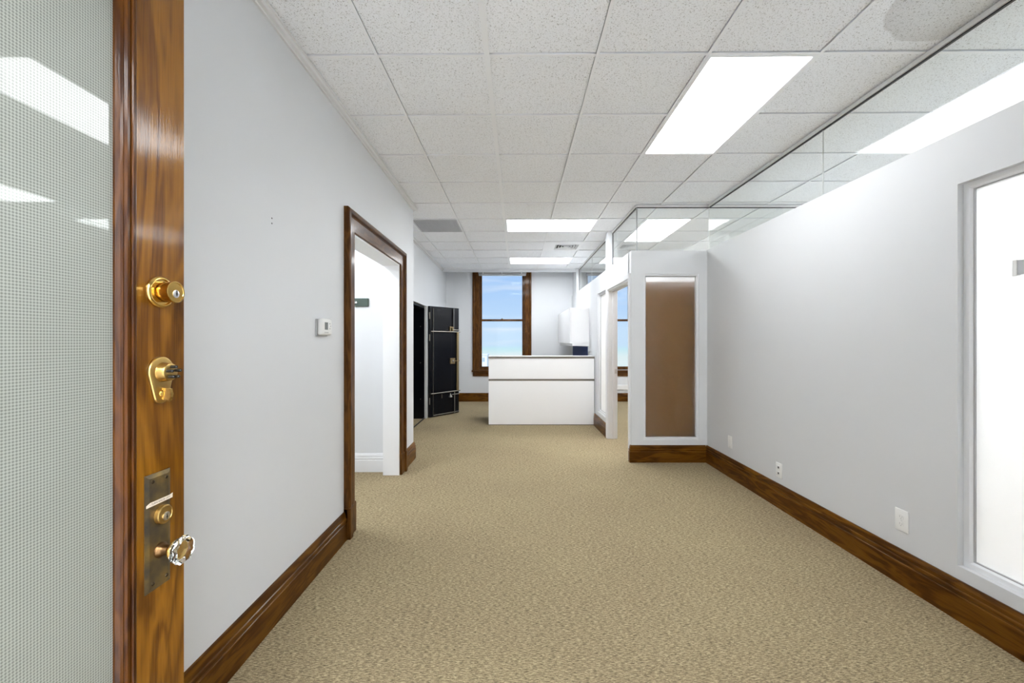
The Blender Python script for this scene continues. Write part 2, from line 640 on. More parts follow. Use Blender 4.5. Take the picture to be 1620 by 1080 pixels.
M['tile'] = tile_mat('pitted_ceiling_tile')
M['tile_stain'] = tile_mat('pitted_ceiling_tile_stained', True)

# ------------------------------------------------------------------ dimensions (metres)
H = ZC + 1.576        # underside of the suspended ceiling
WLX = -1.18           # left wall face
FLX = -1.55           # left wall face beyond the recess
WRX = 2.22            # right wall face
PX = 1.35             # office partition face
PY = 4.72             # return partition face
FY = 9.5              # far wall face
LOW = 2.42            # top of the low partitions
TOP = 3.3
EX = 4.7              # outer right

# ------------------------------------------------------------------ the shell
struct(MB().box(-2.75, EX + .1, -.12, FY + .22, -0.12, 0).build('floor', M['carpet']), 'tan heather carpet running through the whole suite')

struct(MB().box(-2.75, 2.75, -2.5, -.12, -0.12, 0).build('floor_corridor', simple('pale_bounce_floor', (.72, .71, .69, 1), .4)))  # unseen corridor floor, made pale to bounce lamp light into the room
mb = MB()                                            # left wall with the doorless opening
mb.box(-1.34, WLX, -0.12, 3.02, 0, TOP)
mb.box(-1.34, WLX, 4.267, 4.87, 0, TOP)
mb.box(-1.34, WLX, 3.02, 4.267, 2.175, TOP)
wall_left = struct(mb.build('wall_left', M['wall']), 'light grey wall on the left with a wood cased opening')
for z in (1.982, 1.957):
    MB().lathe((WLX - .0005, 2.014, z), (1, 0, 0), [(0, .004), (.0015, .004)], 8).build('screw_hole', M['dark_plastic'], wall_left)

mb = MB()                                            # closet walls
mb.box(-2.7, -1.34, 4.38, 4.87, 0, TOP)
mb.box(-2.7, -1.34, 1.9, 2.0, 0, TOP)
mb.box(-2.7, -2.6, 2.0, 4.38, 0, TOP)
struct(mb.build('wall_closet', M['wall_pale']), 'white inner walls of the small room behind the cased opening')
struct(MB().box(-2.7, -1.34, 2.0, 4.38, 2.8, 2.85).build('ceiling_closet', M['wall_white']))

mb = MB()                                            # wall beyond the recess, with the vault opening
mb.box(-1.75, FLX, 4.87, 6.25, 0, TOP)
mb.box(-1.75, FLX, 7.39, FY, 0, TOP)
mb.box(-1.75, FLX, 6.25, 7.39, 2.01, TOP)
mb.box(-2.7, -1.75, 6.05, 6.15, 0, TOP)
mb.box(-2.7, -1.75, 7.49, 7.6, 0, TOP)
mb.box(-2.7, -2.6, 6.15, 7.49, 0, TOP)
struct(mb.build('wall_vault', M['wall']), 'light grey wall holding the black vault doorway')

mb = MB()                                            # far wall with two windows
W1, W2 = (-0.79, 0.27), (1.675, 2.735)
ZS, ZT = 0.71, 3.08
for a, c in ((-1.75, W1[0]), (W1[1], W2[0]), (W2[1], EX)):
    mb.box(a, c, FY, FY + .2, 0, TOP)
for a, c in (W1, W2):
    mb.box(a, c, FY, FY + .2, 0, ZS)
    mb.box(a, c, FY, FY + .2, ZT, TOP)
struct(mb.build('wall_far', M['wall']), 'light grey wall with the tall windows at the far end')

mb = MB()                                            # right wall, low, with the frosted light
RY0, RY1, FZ0, FZ1 = 0.92, 2.059, 0.262, 2.165
mb.box(WRX, WRX + .11, 0, RY0, 0, LOW + .01)
mb.box(WRX, WRX + .11, RY1, PY, 0, LOW + .01)
mb.box(WRX, WRX + .11, RY0, RY1, 0, FZ0)
mb.box(WRX, WRX + .11, RY0, RY1, FZ1, LOW + .01)
struct(mb.build('wall_right', M['wall_grey']), 'low grey partition on the right topped by clear glass')

mb = MB()                                            # return partition facing the camera
CX0, CX1 = 1.495, 2.124
mb.box(PX, CX0, PY, PY + .11, 0, LOW)
mb.box(CX1, EX, PY, PY + .11, 0, LOW)
mb.box(CX0, CX1, PY, PY + .11, 0, 0.254)
mb.box(CX0, CX1, PY, PY + .11, 2.152, LOW)
struct(mb.build('wall_return', M['wall_pale']), 'short light grey partition around the brown frosted panel')

DY0, DY1, DZ = 4.80, 5.87, 2.11                      # office door opening
SY0, SY1 = 6.03, 6.60                                # its frosted side light
mb = MB()
PT = 0.13
mb.box(PX, PX + PT, PY + .11 - .03, DY0, 0, LOW)
mb.box(PX, PX + PT, DY0, DY1, DZ, LOW)
mb.box(PX, PX + PT, DY1, SY0, 0, LOW)
mb.box(PX, PX + PT, SY1, FY, 0, LOW)
mb.box(PX, PX + PT, SY0, SY1, 0, 0.262)
mb.box(PX, PX + PT, SY0, SY1, 2.14, LOW)
mb.box(PX + .01, PX + .08, 5.92, 6.07, LOW, H)       # post up to the ceiling
mb.box(PX + .02, PX + .10, 8.93, 9.06, LOW, H)       # last post
mb.box(PX + .02, PX + .10, 9.06, FY, LOW, TOP)
struct(mb.build('wall_office', M['wall']), 'white office partition with doorway, frosted side light and clear glass above')

mb = MB()                                            # entry wall, around the camera's doorway
mb.box(-2.7, -0.82, -0.12, 0, 0, TOP)
mb.box(0.22, EX, -0.12, 0, 0, TOP)
mb.box(-0.82, 0.22, -0.12, 0, 2.42, TOP)
struct(mb.build('wall_entry', M['wall']))
mb = MB()
mb.box(-2.7, -2.6, -2.5, -.12, 0, TOP)
mb.box(2.6, 2.7, -2.5, -.12, 0, TOP)
mb.box(-2.6, 2.6, -2.5, -2.4, 0, TOP)
struct(mb.build('wall_corridor', M['wall_white']))
struct(MB().box(EX, EX + .1, -.12, FY + .2, 0, TOP).build('wall_outer', M['wall_white']))

# bulkhead at the end of the suspended ceiling
mb = MB()
mb.box(FLX, PX + .02, 9.0, 9.06, H - .055, TOP)
mb.box(PX + .10, EX, 9.0, 9.06, H - .055, TOP)
struct(mb.build('trim_1', M['wall']), 'painted bulkhead closing the ceiling before the windows')

# ------------------------------------------------------------------ ceiling: slab, bars, tiles
ROT = -0.0095
PIV = Vector((0, 2.274))
def gr(x, y):
    dx, dy = x - PIV.x, y - PIV.y
    c, s = math.cos(ROT), math.sin(ROT)
    return (PIV.x + dx * c - dy * s, PIV.y + dx * s + dy * c)
ceiling = struct(MB().box(-2.75, EX + .1, -2.5, FY + .22, TOP, TOP + .1).build('ceiling', M['wall']), 'suspended ceiling of square pitted tiles')
G = 0.6096
cols = [-1.966 + G * i for i in range(12)]           # ..., -0.136, 0.474, 1.084, 1.684
cols = [1.074 + G * (i - 5) for i in range(12)]
rows = [2.274 + G * (j - 4) for j in range(16)]
def left_lim(y):
    return WLX if y < 4.85 else FLX
# lamp and fixture cells: (col index of left edge, row index of near edge, cols, rows)
def ci(x): return min(range(len(cols)), key=lambda i: abs(cols[i] - x))
def ri(y): return min(range(len(rows)), key=lambda i: abs(rows[i] - y))
LIGHTS = [
    (1.074, 2.274, 1, 2, 'large white light panel nearest the camera, running lengthwise in the ceiling'),
    (-0.136, 5.322, 2, 1, 'crosswise white light panel between the grey vent panel and the square air diffuser'),
    (-0.136, 7.761, 2, 1, 'crosswise white light panel nearest the window, farthest down the ceiling'),
    (1.684, 5.322, 1, 2, 'white light panel seen through the clear glass above the brown frosted panel'),
    (1.684, 7.761, 2, 1, 'white light panel in the office ceiling, seen through the glass beside the post'),
    (3.513, 1.055, 1, 2, 'unseen white light panel added over the room behind the right partition'),  # this panel and those below are unseen, added to help light the room
    (3.513, 3.493, 1, 2, 'second unseen white light panel added over the room behind the right partition'),
    (3.513, 5.322, 1, 2, 'unseen white light panel added at the outer side of the office ceiling'),
    (3.513, 7.761, 1, 1, 'small square unseen white light panel added at the outer side of the office ceiling'),
]
skip = set()
for x, y, nc, nr, _ in LIGHTS:
    for a in range(nc):
        for c in range(nr):
            skip.add((ci(x) + a, ri(y) + c))
RET = (ci(-1.356), ri(5.322))
DIF = (ci(0.474), ri(6.54))
skip |= {RET, DIF}
full_me = None
for i in range(len(cols) - 1):
    for j in range(len(rows) - 1):
        if (i, j) in skip:
            continue
        xc, yc = gr(cols[i] + G / 2, rows[j] + G / 2)
        x0, x1, y0, y1 = cols[i], cols[i] + G, rows[j], rows[j] + G
        lim = left_lim(yc)
        off = gr(0, yc)[0] - 0
        x0 = max(x0, lim - off - 0.01)
        y0 = max(y0, 0.03)
        y1 = min(y1, 9.0)
        x1 = min(x1, EX - 0.04)
        if x1 - x0 < 0.04 or y1 - y0 < 0.04:
            continue
        full = abs(x1 - x0 - G) < 1e-4 and abs(y1 - y0 - G) < 1e-4
        px, py = gr(x0, y0)
        stained = abs(cols[i] - 1.684) < .05 and abs(rows[j] - 1.664) < .05
        if full and full_me and not stained:
            o = bpy.data.objects.new('ceiling_tile', full_me)
            COL.objects.link(o)
            o.parent = ceiling
        else:
            mb = MB()
            mb.box(.0100, x1 - x0 - .0100, .0100, y1 - y0 - .0100, 0, .015, .001)
            o = mb.build('ceiling_tile', M['tile_stain'] if stained else M['tile'], None)
            o.parent = ceiling
            if full and not stained:
                full_me = o.data
            if stained:
                part_label(o, 'tile with a grey water stain')
        o.location = (px, py, H + .008 + random.uniform(0, .0015))
        o.rotation_euler = (0, 0, ROT)
def bar(x0, x1, y0, y1, w=.018):
    """one T bar between two grid points, bottom flange and web"""
    mb = MB()
    L = math.hypot(x1 - x0, y1 - y0)
    mb.box(0, L, -w / 2, w / 2, 0, .0035)
    mb.box(0, L, -.002, .002, .0035, .03)
    o = mb.build('grid_bar', M['ceil_bar'])
    o.parent = ceiling
    p, q = gr(x0, y0), gr(x1, y1)
    o.location = (p[0], p[1], H - (.0007 if abs(x1 - x0) < abs(y1 - y0) else 0))
    o.rotation_euler = (0, 0, math.atan2(q[1] - p[1], q[0] - p[0]))
def inside(x, y):
    return any(a + .01 < x < a + nc * G - .01 and c + .01 < y < c + nr * G - .01 for a, c, nc, nr, _ in LIGHTS)
def runs(lo, hi, cuts, test):
    ks = [lo] + [k for k in cuts if lo < k < hi] + [hi]
    out = []
    for a, c in zip(ks[:-1], ks[1:]):
        if test((a + c) / 2):
            continue
        if out and abs(out[-1][1] - a) < 1e-6:
            out[-1][1] = c
        else:
            out.append([a, c])
    return out
for j, y in enumerate(rows):
    if 0.05 < y < 8.99:
        for a, c in runs(left_lim(y) - .02, EX - .05, cols, lambda q: inside(q, y)):
            bar(a, c, y, y)
for i, x in enumerate(cols):
    if x < -1.5 or x > EX - .1:
        continue
    for a, c in runs(4.9 if x < WLX else 0.04, 8.99, rows, lambda q: inside(x, q)):
        bar(x, x, a, c, .030 if abs(x + .146) < .03 else .018)

for k, (x, y, nc, nr, lab) in enumerate(LIGHTS):
    px, py = gr(x, y)
    w, d = nc * G, nr * G
    t = thing('ceiling_light', (px, py, H - .002), lab, 'ceiling light', 'recessed ceiling light panels')
    t.rotation_euler = (0, 0, ROT)
    mb = MB()
    prof = [(0, 0), (0, .012), (.022, .012), (.022, .006), (.016, .0)]
    mb.sweep([(0.006, 0.006), (w - .006, 0.006), (w - .006, d - .006), (0.006, d - .006)], prof, lambda u, v, h: (u, v, h), True)
    o = mb.build('frame', M['ceil_bar']); o.parent = t
    o = MB().box(.024, w - .024, .024, d - .024, .004, .009).build('diffuser', M['lamp_soft'] if k in (0, 3, 4, 7, 8) else M['lamp']); o.parent = t
    mb = MB()
    mb.box(.007, w - .007, .007, d - .007, .060, .064)
    for a_, b_, c_, d_ in ((.007, .012, .007, d - .007), (w - .012, w - .007, .007, d - .007), (.012, w - .012, .007, .012), (.012, w - .012, d - .012, d - .007)):
        mb.box(a_, b_, c_, d_, .012, .060)
    o = mb.build('housing', M['alu']); o.parent = t
# unseen lamps added to help light the room: closet and corridor
for loc, w, d, lab in (((-2.3, 2.9, 2.78), .4, .8, 'added light panel on the closet ceiling, hidden behind the left wall'),
                       ((-1.5, -1.9, 2.9), 1.2, 1.2, 'left one of two unseen light panels added over the corridor behind the camera'),
                       ((.3, -1.9, 2.9), 1.2, 1.2, 'right one of two unseen light panels added over the corridor behind the camera')):
    t = thing('ceiling_light', loc, lab, 'ceiling light')
    o = MB().box(0, w, 0, d, 0, .02, .004).build('frame', M['ceil_bar']); o.parent = t
    o = MB().box(.02, w - .02, .02, d - .02, -.008, 0).build('diffuser', M['lamp_added']); o.parent = t
struct(MB().box(-2.6, 2.6, -2.4, -.12, 2.92, 2.97).build('ceiling_corridor', M['wall_white']))

# return air grille (grey) and square diffuser
px, py = gr(cols[RET[0]], rows[RET[1]])
t = thing('return_grille', (px, py, H - .002), 'flat grey return air grille set in the ceiling near the left wall', 'vent')
t.rotation_euler = (0, 0, ROT)
mb = MB()
mb.sweep([(0, 0), (G, 0), (G, G), (0, G)], [(.006, 0), (.006, .01), (.024, .01), (.024, 0)], lambda u, v, h: (u, v, h), True)
o = mb.build('frame', M['return_grey']); o.parent = t
o = MB().box(.02, G - .02, .02, G - .02, .016, .02).build('backing', M['return_grey']); o.parent = t
mb = MB()
N = 22
for k in range(1, N):
    a = .024 + (G - .048) * k / N
    mb.box(a - .0015, a + .0015, .024, G - .024, .001, .014)
    mb.box(.024, G - .024, a - .0015, a + .0015, .001, .014)
o = mb.build('egg_crate', M['return_grey']); o.parent = t
o['kind'] = 'stuff'

px, py = gr(cols[DIF[0]], rows[DIF[1]])
t = thing('air_diffuser', (px, py, H - .002), 'small square white louvred air diffuser in the ceiling before the last light', 'vent')
t.rotation_euler = (0, 0, ROT)
mb = MB()
x0, x1, y0, y1 = .19, .565, .175, .56
mb.box(.006, x0, .006, G - .006, 0, .006)
mb.box(x1, G - .006, .006, G - .006, 0, .006)
mb.box(x0, x1, .006, y0, 0, .006)
mb.box(x0, x1, y1, G - .006, 0, .006)
o = mb.build('face_plate', M['ceil_bar']); o.parent = t
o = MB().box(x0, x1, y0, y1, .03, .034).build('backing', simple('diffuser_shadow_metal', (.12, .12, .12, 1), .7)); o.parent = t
for k in range(5):
    a = .006 + .044 * k
    if x0 + a + .02 < x1 - a - .02:
        mb = MB()
        mb.sweep([(x0 + a, y0 + a), (x1 - a, y0 + a), (x1 - a, y1 - a), (x0 + a, y1 - a)],
                 [(0, 0), (.002, -.0), (.022, .024), (.020, .026)], lambda u, v, h: (u, v, h), True)
        o = mb.build('louvre', M['ceil_bar']); o.parent = t

# ceiling edge rail along the left walls
rail = [(0, -.036), (.012, -.036), (.014, -.028), (.030, -.024), (.034, -.008), (.042, -.006), (.042, .002), (0, .002)]
def flat(z0):
    return lambda u, v, h: (u, v, z0 + h)
struct(MB().sweep([(WLX, 0.02), (WLX, 4.87), (FLX, 4.87), (FLX, 9.0)][::-1], rail, flat(H)).build('trim_2', M['rail_white']),
       'thin painted rail where the left wall meets the ceiling')

# ------------------------------------------------------------------ baseboards
BP = [(0, 0), (.024, 0), (.024, .118), (.0225, .124), (.019, .127), (.019, .131), (.022, .135), (.022, .148), (.020, .152),
      (.016, .155), (.017, .159), (.0165, .172), (.012, .184), (.009, .190), (.009, .195), (0, .195)]
def baseboard(name, path, mat, label):
    return struct(MB().sweep(path, BP, flat(0)).build(name, mat), label)
baseboard('baseboard_left', [(WLX, 2.87), (WLX, 0.0)], M['base_y'], 'varnished brown baseboard along the left wall')
baseboard('baseboard_left_return', [(FLX, 4.87), (WLX, 4.87), (WLX, 4.42)], M['base_y'], 'short varnished baseboard past the cased opening')
baseboard('baseboard_vault', [(FLX, 6.2), (FLX, 4.87)], M['base_y'], 'varnished baseboard before the vault doorway')
baseboard('baseboard_far', [(PX, FY), (FLX, FY), (FLX, 7.55)], M['base_x'], 'varnished baseboard under the far window')
baseboard('baseboard_far_office', [(EX, FY), (PX + PT, FY)], M['base_x'], 'varnished baseboard under the office window')
baseboard('baseboard_right', [(WRX, 0.0), (WRX, PY)], M['base_y'], 'varnished brown baseboard along the right partition')
baseboard('baseboard_return', [(WRX - .02, PY), (PX, PY), (PX, PY + .03)], M['base_x'], 'varnished baseboard under the brown frosted panel')
baseboard('baseboard_office', [(PX, 5.94), (PX, FY)], M['base_y'], 'varnished baseboard along the office partition')
struct(MB().sweep([(-1.34, 4.38), (-2.6, 4.38), (-2.6, 2.0)], BP, flat(0)).build('baseboard_closet', M['trim_white']),
       'white moulded baseboard inside the small room')

# ------------------------------------------------------------------ casing of the left opening
t = thing('trim_3', (WLX, 3.6, 0), 'varnished brown wooden casing around the opening in the left wall', kind='structure')
CP = [(0, 0), (0, .016), (.004, .020), (.098, .020), (.100, .024), (.104, .026), (.107, .034), (.113, .041), (.122, .044),
      (.135, .043), (.144, .038), (.150, .030), (.150, 0)]
ymap = lambda u, v, h: (WLX + h, u, v)
PZ = .215
MB().sweep([(3.02, PZ), (3.02, 2.175)], CP, ymap).build('casing', M['case_z'], t)
MB().sweep([(4.267, 2.175), (4.267, PZ)], CP, ymap).build('casing', M['case_z'], t)
# mitred head and matching leg tops
mb = MB()
A, B_ = Vector((3.02, 2.175)), Vector((4.267, 2.175))
mb.ring_surface([[Vector(ymap(A.x - d, A.y + d, h)) for d, h in CP], [Vector(ymap(B_.x + d, B_.y + d, h)) for d, h in CP]])
mb.build('head_casing', M['case_y'], t)
for s, yy in ((-1, 3.02), (1, 4.267)):
    mb = MB()
    mb.ring_surface([[Vector(ymap(yy + s * d, 2.175, h)) for d, h in CP], [Vector(ymap(yy + s * d, 2.175 + d, h)) for d, h in CP]])
    mb.build('casing_corner', M['case_z'], t)
    a, c = (yy - .155, yy + .002) if s < 0 else (yy - .002, yy + .155)
    mb = MB().box(WLX, WLX + .030, a, c, 0, PZ, .003)
    bx = (a, a + .05) if s < 0 else (c - .05, c)
    mb.box(WLX, WLX + .050, bx[0], bx[1], 0, PZ + .004, .004)
    mb.build('plinth_block', M['case_z'], t)
# painted lining of the opening
mb = MB()
mb.box(-1.345, WLX + .003, 3.02, 3.035, 0, 2.175)
mb.box(-1.345, WLX + .003, 4.252, 4.267, 0, 2.175)
mb.box(-1.345, WLX + .003, 3.035, 4.252, 2.160, 2.175)
part_label(mb.build('lining', M['wall_white'], t), 'white painted lining')

# ------------------------------------------------------------------ windows in the far wall
def far_window(name, w, casemat, label):
    x0, x1 = w
    t = thing(name, ((x0 + x1) / 2, FY, ZS), label, kind='structure')
    wp = [(0, 0), (0, .018), (.006, .022), (.095, .022), (.10, .030), (.11, .038), (.13, .038), (.148, .030), (.148, 0)]
    zm = lambda u, v, h: (u, FY - h, v)
    MB().sweep([(x0, ZS + .01), (x0, ZT)], wp, zm).build('casing', casemat, t)
    MB().sweep([(x1, ZT), (x1, ZS + .01)], wp, zm).build('casing', casemat, t)
    MB().box(x0 - .148, x1 + .148, FY - .03, FY, ZT, ZT + .14).build('head_casing', casemat, t)
    MB().box(x0 - .165, x1 + .165, FY - .065, FY + .06, ZS - .028, ZS + .008, .008, 2).build('stool', M['case_x'], t)
    MB().box(x0 - .14, x1 + .14, FY - .022, FY, ZS - .13, ZS - .028, .003).build('apron', M['case_x'], t)
    mb = MB()
    mb.box(x0, x0 + .02, FY, FY + .19, ZS, ZT)
    mb.box(x1 - .02, x1, FY, FY + .19, ZS, ZT)
    mb.box(x0 + .02, x1 - .02, FY, FY + .19, ZT - .02, ZT)
    mb.box(x0 + .02, x1 - .02, FY + .06, FY + .19, ZS, ZS + .02)
    mb.build('jamb', casemat, t)
    for nm, za, zb, yy, rail0, rail1 in (('lower_sash', ZS + .02, 1.897, FY + .06, .070, .042), ('upper_sash', 1.850, ZT - .02, FY + .105, .045, .06)):
        mb = MB()
        a, c = x0 + .02, x1 - .02
        mb.box(a, a + .042, yy, yy + .04, za, zb, .002)
        mb.box(c - .042, c, yy, yy + .04, za, zb, .002)
        mb.box(a + .042, c - .042, yy + .002, yy + .038, za, za + rail0, .002)
        mb.box(a + .042, c - .042, yy + .002, yy + .038, zb - rail1, zb, .002)
        s = mb.build(nm, M['case_z'], t)
        MB().box(a + .038, c - .038, yy + .017, yy + .023, za + rail0 - .003, zb - rail1 + .003).build('pane', M['window_glass'], s)
    xm = (x0 + x1) / 2
    mb = MB().box(xm - .025, xm + .025, FY + .065, FY + .10, 1.897, 1.905, .002)
    mb.lathe((xm, FY + .08, 1.905), (0, 0, 1), [(0, .012), (.012, .012), (.018, .006)], 12)
    mb.build('sash_lock', M['bronze_dark'], t, 40)
    return t
far_window('window_1', W1, M['case_z'], 'tall varnished sash window behind the white reception desk')
far_window('window_2', W2, M['trim_grey'], 'sash window of the office, seen through the doorway and over the partition')
for (x0, x1), lab in ((W1, 'rolled-up grey blind at the top of the window behind the desk'), (W2, 'rolled-up grey blind at the top of the office window')):
    t = thing('window_blind', ((x0 + x1) / 2, FY - .04, 2.89), lab, 'blind')
    MB().box(x0 - .01, x1 + .03, FY - .075, FY - .025, 2.925, 2.99, .004).build('head_rail', M['trim_grey'], t)
    for k in range(4):
        MB().box(x0 + .0, x1 + .02, FY - .070, FY - .030, 2.903 + k * .0055, 2.9065 + k * .0055).build('slat', M['trim_white'], t)
    MB().box(x0 - .0, x1 + .02, FY - .072, FY - .028, 2.886, 2.900, .003).build('bottom_rail', M['trim_white'], t)
    for x in (x0 + .1, (x0 + x1) / 2, x1 - .08):
        MB().box(x - .012, x + .012, FY - .078, FY - .074, 2.91, 2.99).build('bracket', M['rail_white'], t)
t = thing('cable_raceway', (2.4, FY, .27), 'white cable raceway on the wall below the office window', 'raceway')
MB().box(1.55, 3.6, FY - .03, FY, .27, .38, .006).build('cover', M['plastic'], t)
MB().box(1.55, 3.6, FY - .034, FY - .03, .318, .324).build('ridge', M['plastic'], t)

# ------------------------------------------------------------------ frosted lights (fixed glazing)
def frosted_light(name, u0, u1, v0, v1, mapf, glass, label, depth=.03, fw=.030, gap_dark=True):
    """mapf(u, v, d): d is the depth behind the wall face"""
    t = thing(name, mapf((u0 + u1) / 2, v0, 0), label, kind='structure')
    path = [(u0, v0), (u1, v0), (u1, v1), (u0, v1)]
    MB().sweep(path, [(0, depth - .002), (fw * .8, depth - .002), (fw, depth + .010), (fw, depth + .05), (0, depth + .05)], mapf, True).build('frame', M['trim_white'], t)
    MB().sweep([(u0 + fw, v0 + fw), (u1 - fw, v0 + fw), (u1 - fw, v1 - fw), (u0 + fw, v1 - fw)],
               [(0, depth + .012), (.006, depth + .012), (.006, depth + .02), (0, depth + .02)], mapf, True).build('gasket', M['trim_grey'], t)
    a = mapf(u0 + fw - .002, v0 + fw - .002, depth + .02)
    c = mapf(u1 - fw + .002, v1 - fw + .002, depth + .028)
    MB().box(min(a[0], c[0]), max(a[0], c[0]), min(a[1], c[1]), max(a[1], c[1]), a[2], c[2]).build('pane', glass, t)
    return t
frosted_light('window_3', CX0, CX1, .254, 2.152, lambda u, v, d: (u, PY + d, v), M['frost_brown'],
              'tall frosted glass panel looking brown beside the office doorway', .012, .024)
frosted_light('window_4', RY0, RY1, FZ0, FZ1, lambda u, v, d: (WRX + d, u, v), M['frost_white'],
              'bright white frosted glass panel in the right partition', .032, .032)
frosted_light('window_5', SY0, SY1, .262, 2.14, lambda u, v, d: (PX + d, u, v), M['frost_white'],
              'narrow frosted side light between the office doorway and the desk', .03, .030)
t = thing('sign_holder', (WRX + .05, 1.72, 1.675), 'grey metal sign holder mounted on the bright frosted glass', 'sign')
MB().box(WRX + .034, WRX + .049, 1.45, 1.842, 1.678, 1.742).build('plate', M['alu'], t)
MB().box(WRX + .030, WRX + .050, 1.842, 1.861, 1.674, 1.746, .002).build('end_cap', M['plastic'], t)

# ------------------------------------------------------------------ clear glass above the partitions
def clerestory(name, p, q, joints, label, z0=LOW, thick=.010):
    """glass from p to q (xy), standing on the wall top, with channel and gasket at the ceiling"""
    (xa, ya), (xb, yb) = p, q
    t = thing(name, ((xa + xb) / 2, (ya + yb) / 2, z0), label, kind='structure')
    along_y = abs(yb - ya) > abs(xb - xa)
    def seg(a, c, z_0, z_1, half, nm, mat, gap=0):
        mb = MB()
        if along_y:
            mb.box(xa - half, xa + half, a + gap, c - gap, z_0, z_1)
        else:
            mb.box(a + gap, c - gap, ya - half, ya + half, z_0, z_1)
        return mb.build(nm, mat, t)
    s0, s1 = (ya, yb) if along_y else (xa, xb)
    seg(s0, s1, H - .024, H, .018, 'channel', M['rail_white'])
    seg(s0, s1, H - .031, H - .024, .007, 'gasket', M['gasket'])
    ks = [s0] + joints + [s1]
    for a, c in zip(ks[:-1], ks[1:]):
        seg(a, c, z0 - .004, H - .026, thick / 2, 'pane', M['glass'], .0015)
    for k in joints:
        seg(k - .0015, k + .0015, z0, H - .03, thick / 2 - .001, 'joint', M['plastic'])
    return t
GX, GXR, GY = PX + .08, WRX + .05, PY + .055
clerestory('window_6', (GXR, 0.0), (GXR, GY), [1.2, 3.02], 'clear glass band on top of the right partition', LOW + .01)
clerestory('window_7', (GX, GY), (EX, GY), [GXR], 'clear glass band on top of the short partition above the brown panel')
w8 = clerestory('window_8', (GX, GY), (GX, 5.92), [], 'clear glass pane above the office doorway')
MB().box(GX - .006, GX + .006, 5.908, 5.92, LOW, H - .03).build('edge_strip', M['gasket'], w8)
w9 = clerestory('window_9', (GX, 6.07), (GX, 8.93), [7.5], 'clear glass band over the partition behind the desk')
MB().box(GX - .007, GX + .007, 8.915, 8.93, LOW, H - .03).build('edge_strip', M['gasket'], w9)
MB().box(GX - .006, GX + .006, GY - .006, GY + .006, LOW, H - .03).build('corner_strip', simple('grey_silicone', (.35, .36, .37, 1), .4), w8)

# ------------------------------------------------------------------ office doorway
t = thing('trim_4', (PX, 5.3, 0), 'white painted casing and jamb of the office doorway', kind='structure')
OP = [(0, 0), (0, .012), (.006, .016), (.04, .018), (.055, .020), (.058, .016), (.058, 0)]
om = lambda u, v, h: (PX - h, u, v)
mb = MB()
mb.sweep([(DY0, 0), (DY0, DZ), (DY1, DZ), (DY1, 0)], OP, om)
mb.build('casing', M['trim_white'], t)
mb = MB()
mb.box(PX, PX + PT, DY1 - .016, DY1, 0, DZ)
mb.box(PX, PX + PT, DY0, DY0 + .016, 0, DZ)
mb.box(PX, PX + PT, DY0, DY1, DZ - .016, DZ)
mb.build('jamb', M['trim_white'], t)
mb = MB()
mb.box(PX + .06, PX + .088, DY1 - .028, DY1 - .016, 0, DZ - .016)
mb.box(PX + .06, PX + .088, DY0 + .016, DY0 + .028, 0, DZ - .016)
mb.box(PX + .06, PX + .088, DY0, DY1, DZ - .028, DZ - .016)
mb.build('door_stop', M['trim_white'], t)
MB().box(PX + .09, PX + .125, DY1 - .019, DY1 - .0155, .925, .99, .001).build('strike_plate', M['alu'], t)
# the brown door leaf, opened flat behind the frosted glass
t = thing('door_2', (PX + .16, PY + .16, 0), 'plain brown office door standing open behind the frosted panel', kind='structure')
MB().box(PX + .14, PX + .14 + .98, PY + .145, PY + .185, .01, 2.094, .002).build('leaf', M['leaf'], t)
for z in (.25, 1.05, 1.85):
    MB().lathe((PX + .135, PY + .14, z - .05), (0, 0, 1), [(0, .007), (.1, .007)], 10).build('hinge', M['alu'], t, 40)
mb = MB().lathe((PX + 1.05, PY + .185, .96), (0, 1, 0), [(0, .03), (.008, .03), (.012, .011), (.035, .011), (.04, .024), (.06, .028), (.07, .02)], 20)
mb.build('knob', M['alu'], t, 40)

# ------------------------------------------------------------------ entry door, open on the left, with its hardware
DX = -0.774
TH = .045
SY_A, SY_B = .845, .970          # lock stile
GT, GB = 2.20, .50               # glass opening
HY = .03
door = thing('door_1', (DX, .02, 0), 'varnished wooden entry door with textured glass, standing open at the left edge', kind='structure')
MB().box(DX - TH, DX, SY_A, SY_B, .012, 2.38, .0015).build('stile', M['wood_z'], door)
MB().box(DX - TH, DX, HY, HY + .12, .012, 2.38, .0015).build('stile', M['wood_z'], door)
M['wood_y'] = wood('varnished_fir_rail', 'Y', (0.058, 0.017, 0.001, 1), (0.155, 0.058, 0.004, 1), (0.245, 0.103, 0.008, 1), 0.3, 7, 0.55)
MB().box(DX - TH, DX, HY + .12, SY_A, .012, GB - .01, .0015).build('bottom_rail', M['wood_y'], door)
MB().box(DX - TH, DX, HY + .12, SY_A, GT + .01, 2.38, .0015).build('top_rail', M['wood_y'], door)
gm = [(0, -.026), (0, .0015), (.003, .003), (.008, .003), (.010, -.002), (.012, -.002), (.014, .001), (.019, .001), (.021, -.004),
      (.023, -.004), (.026, -.007), (.030, -.014), (.030, -.026)]
g0, g1 = HY + .12, SY_A
MB().sweep([(g0, GB - .01), (g1, GB - .01), (g1, GT + .01), (g0, GT + .01)], gm, lambda u, v, h: (DX + h, u, v), True).build('glass_moulding', M['mould_z'], door)
MB().box(DX - .026, DX - .018, g0 + .026, g1 - .026, GB + .016, GT - .016).build('pane', M['grid_glass'], door)
for z in (.3, 1.2, 2.1):
    MB().lathe((DX + .006, HY - .006, z - .05), (0, 0, 1), [(0, .007), (.1, .007)], 10).build('hinge', M['brass_satin'], door, 40)

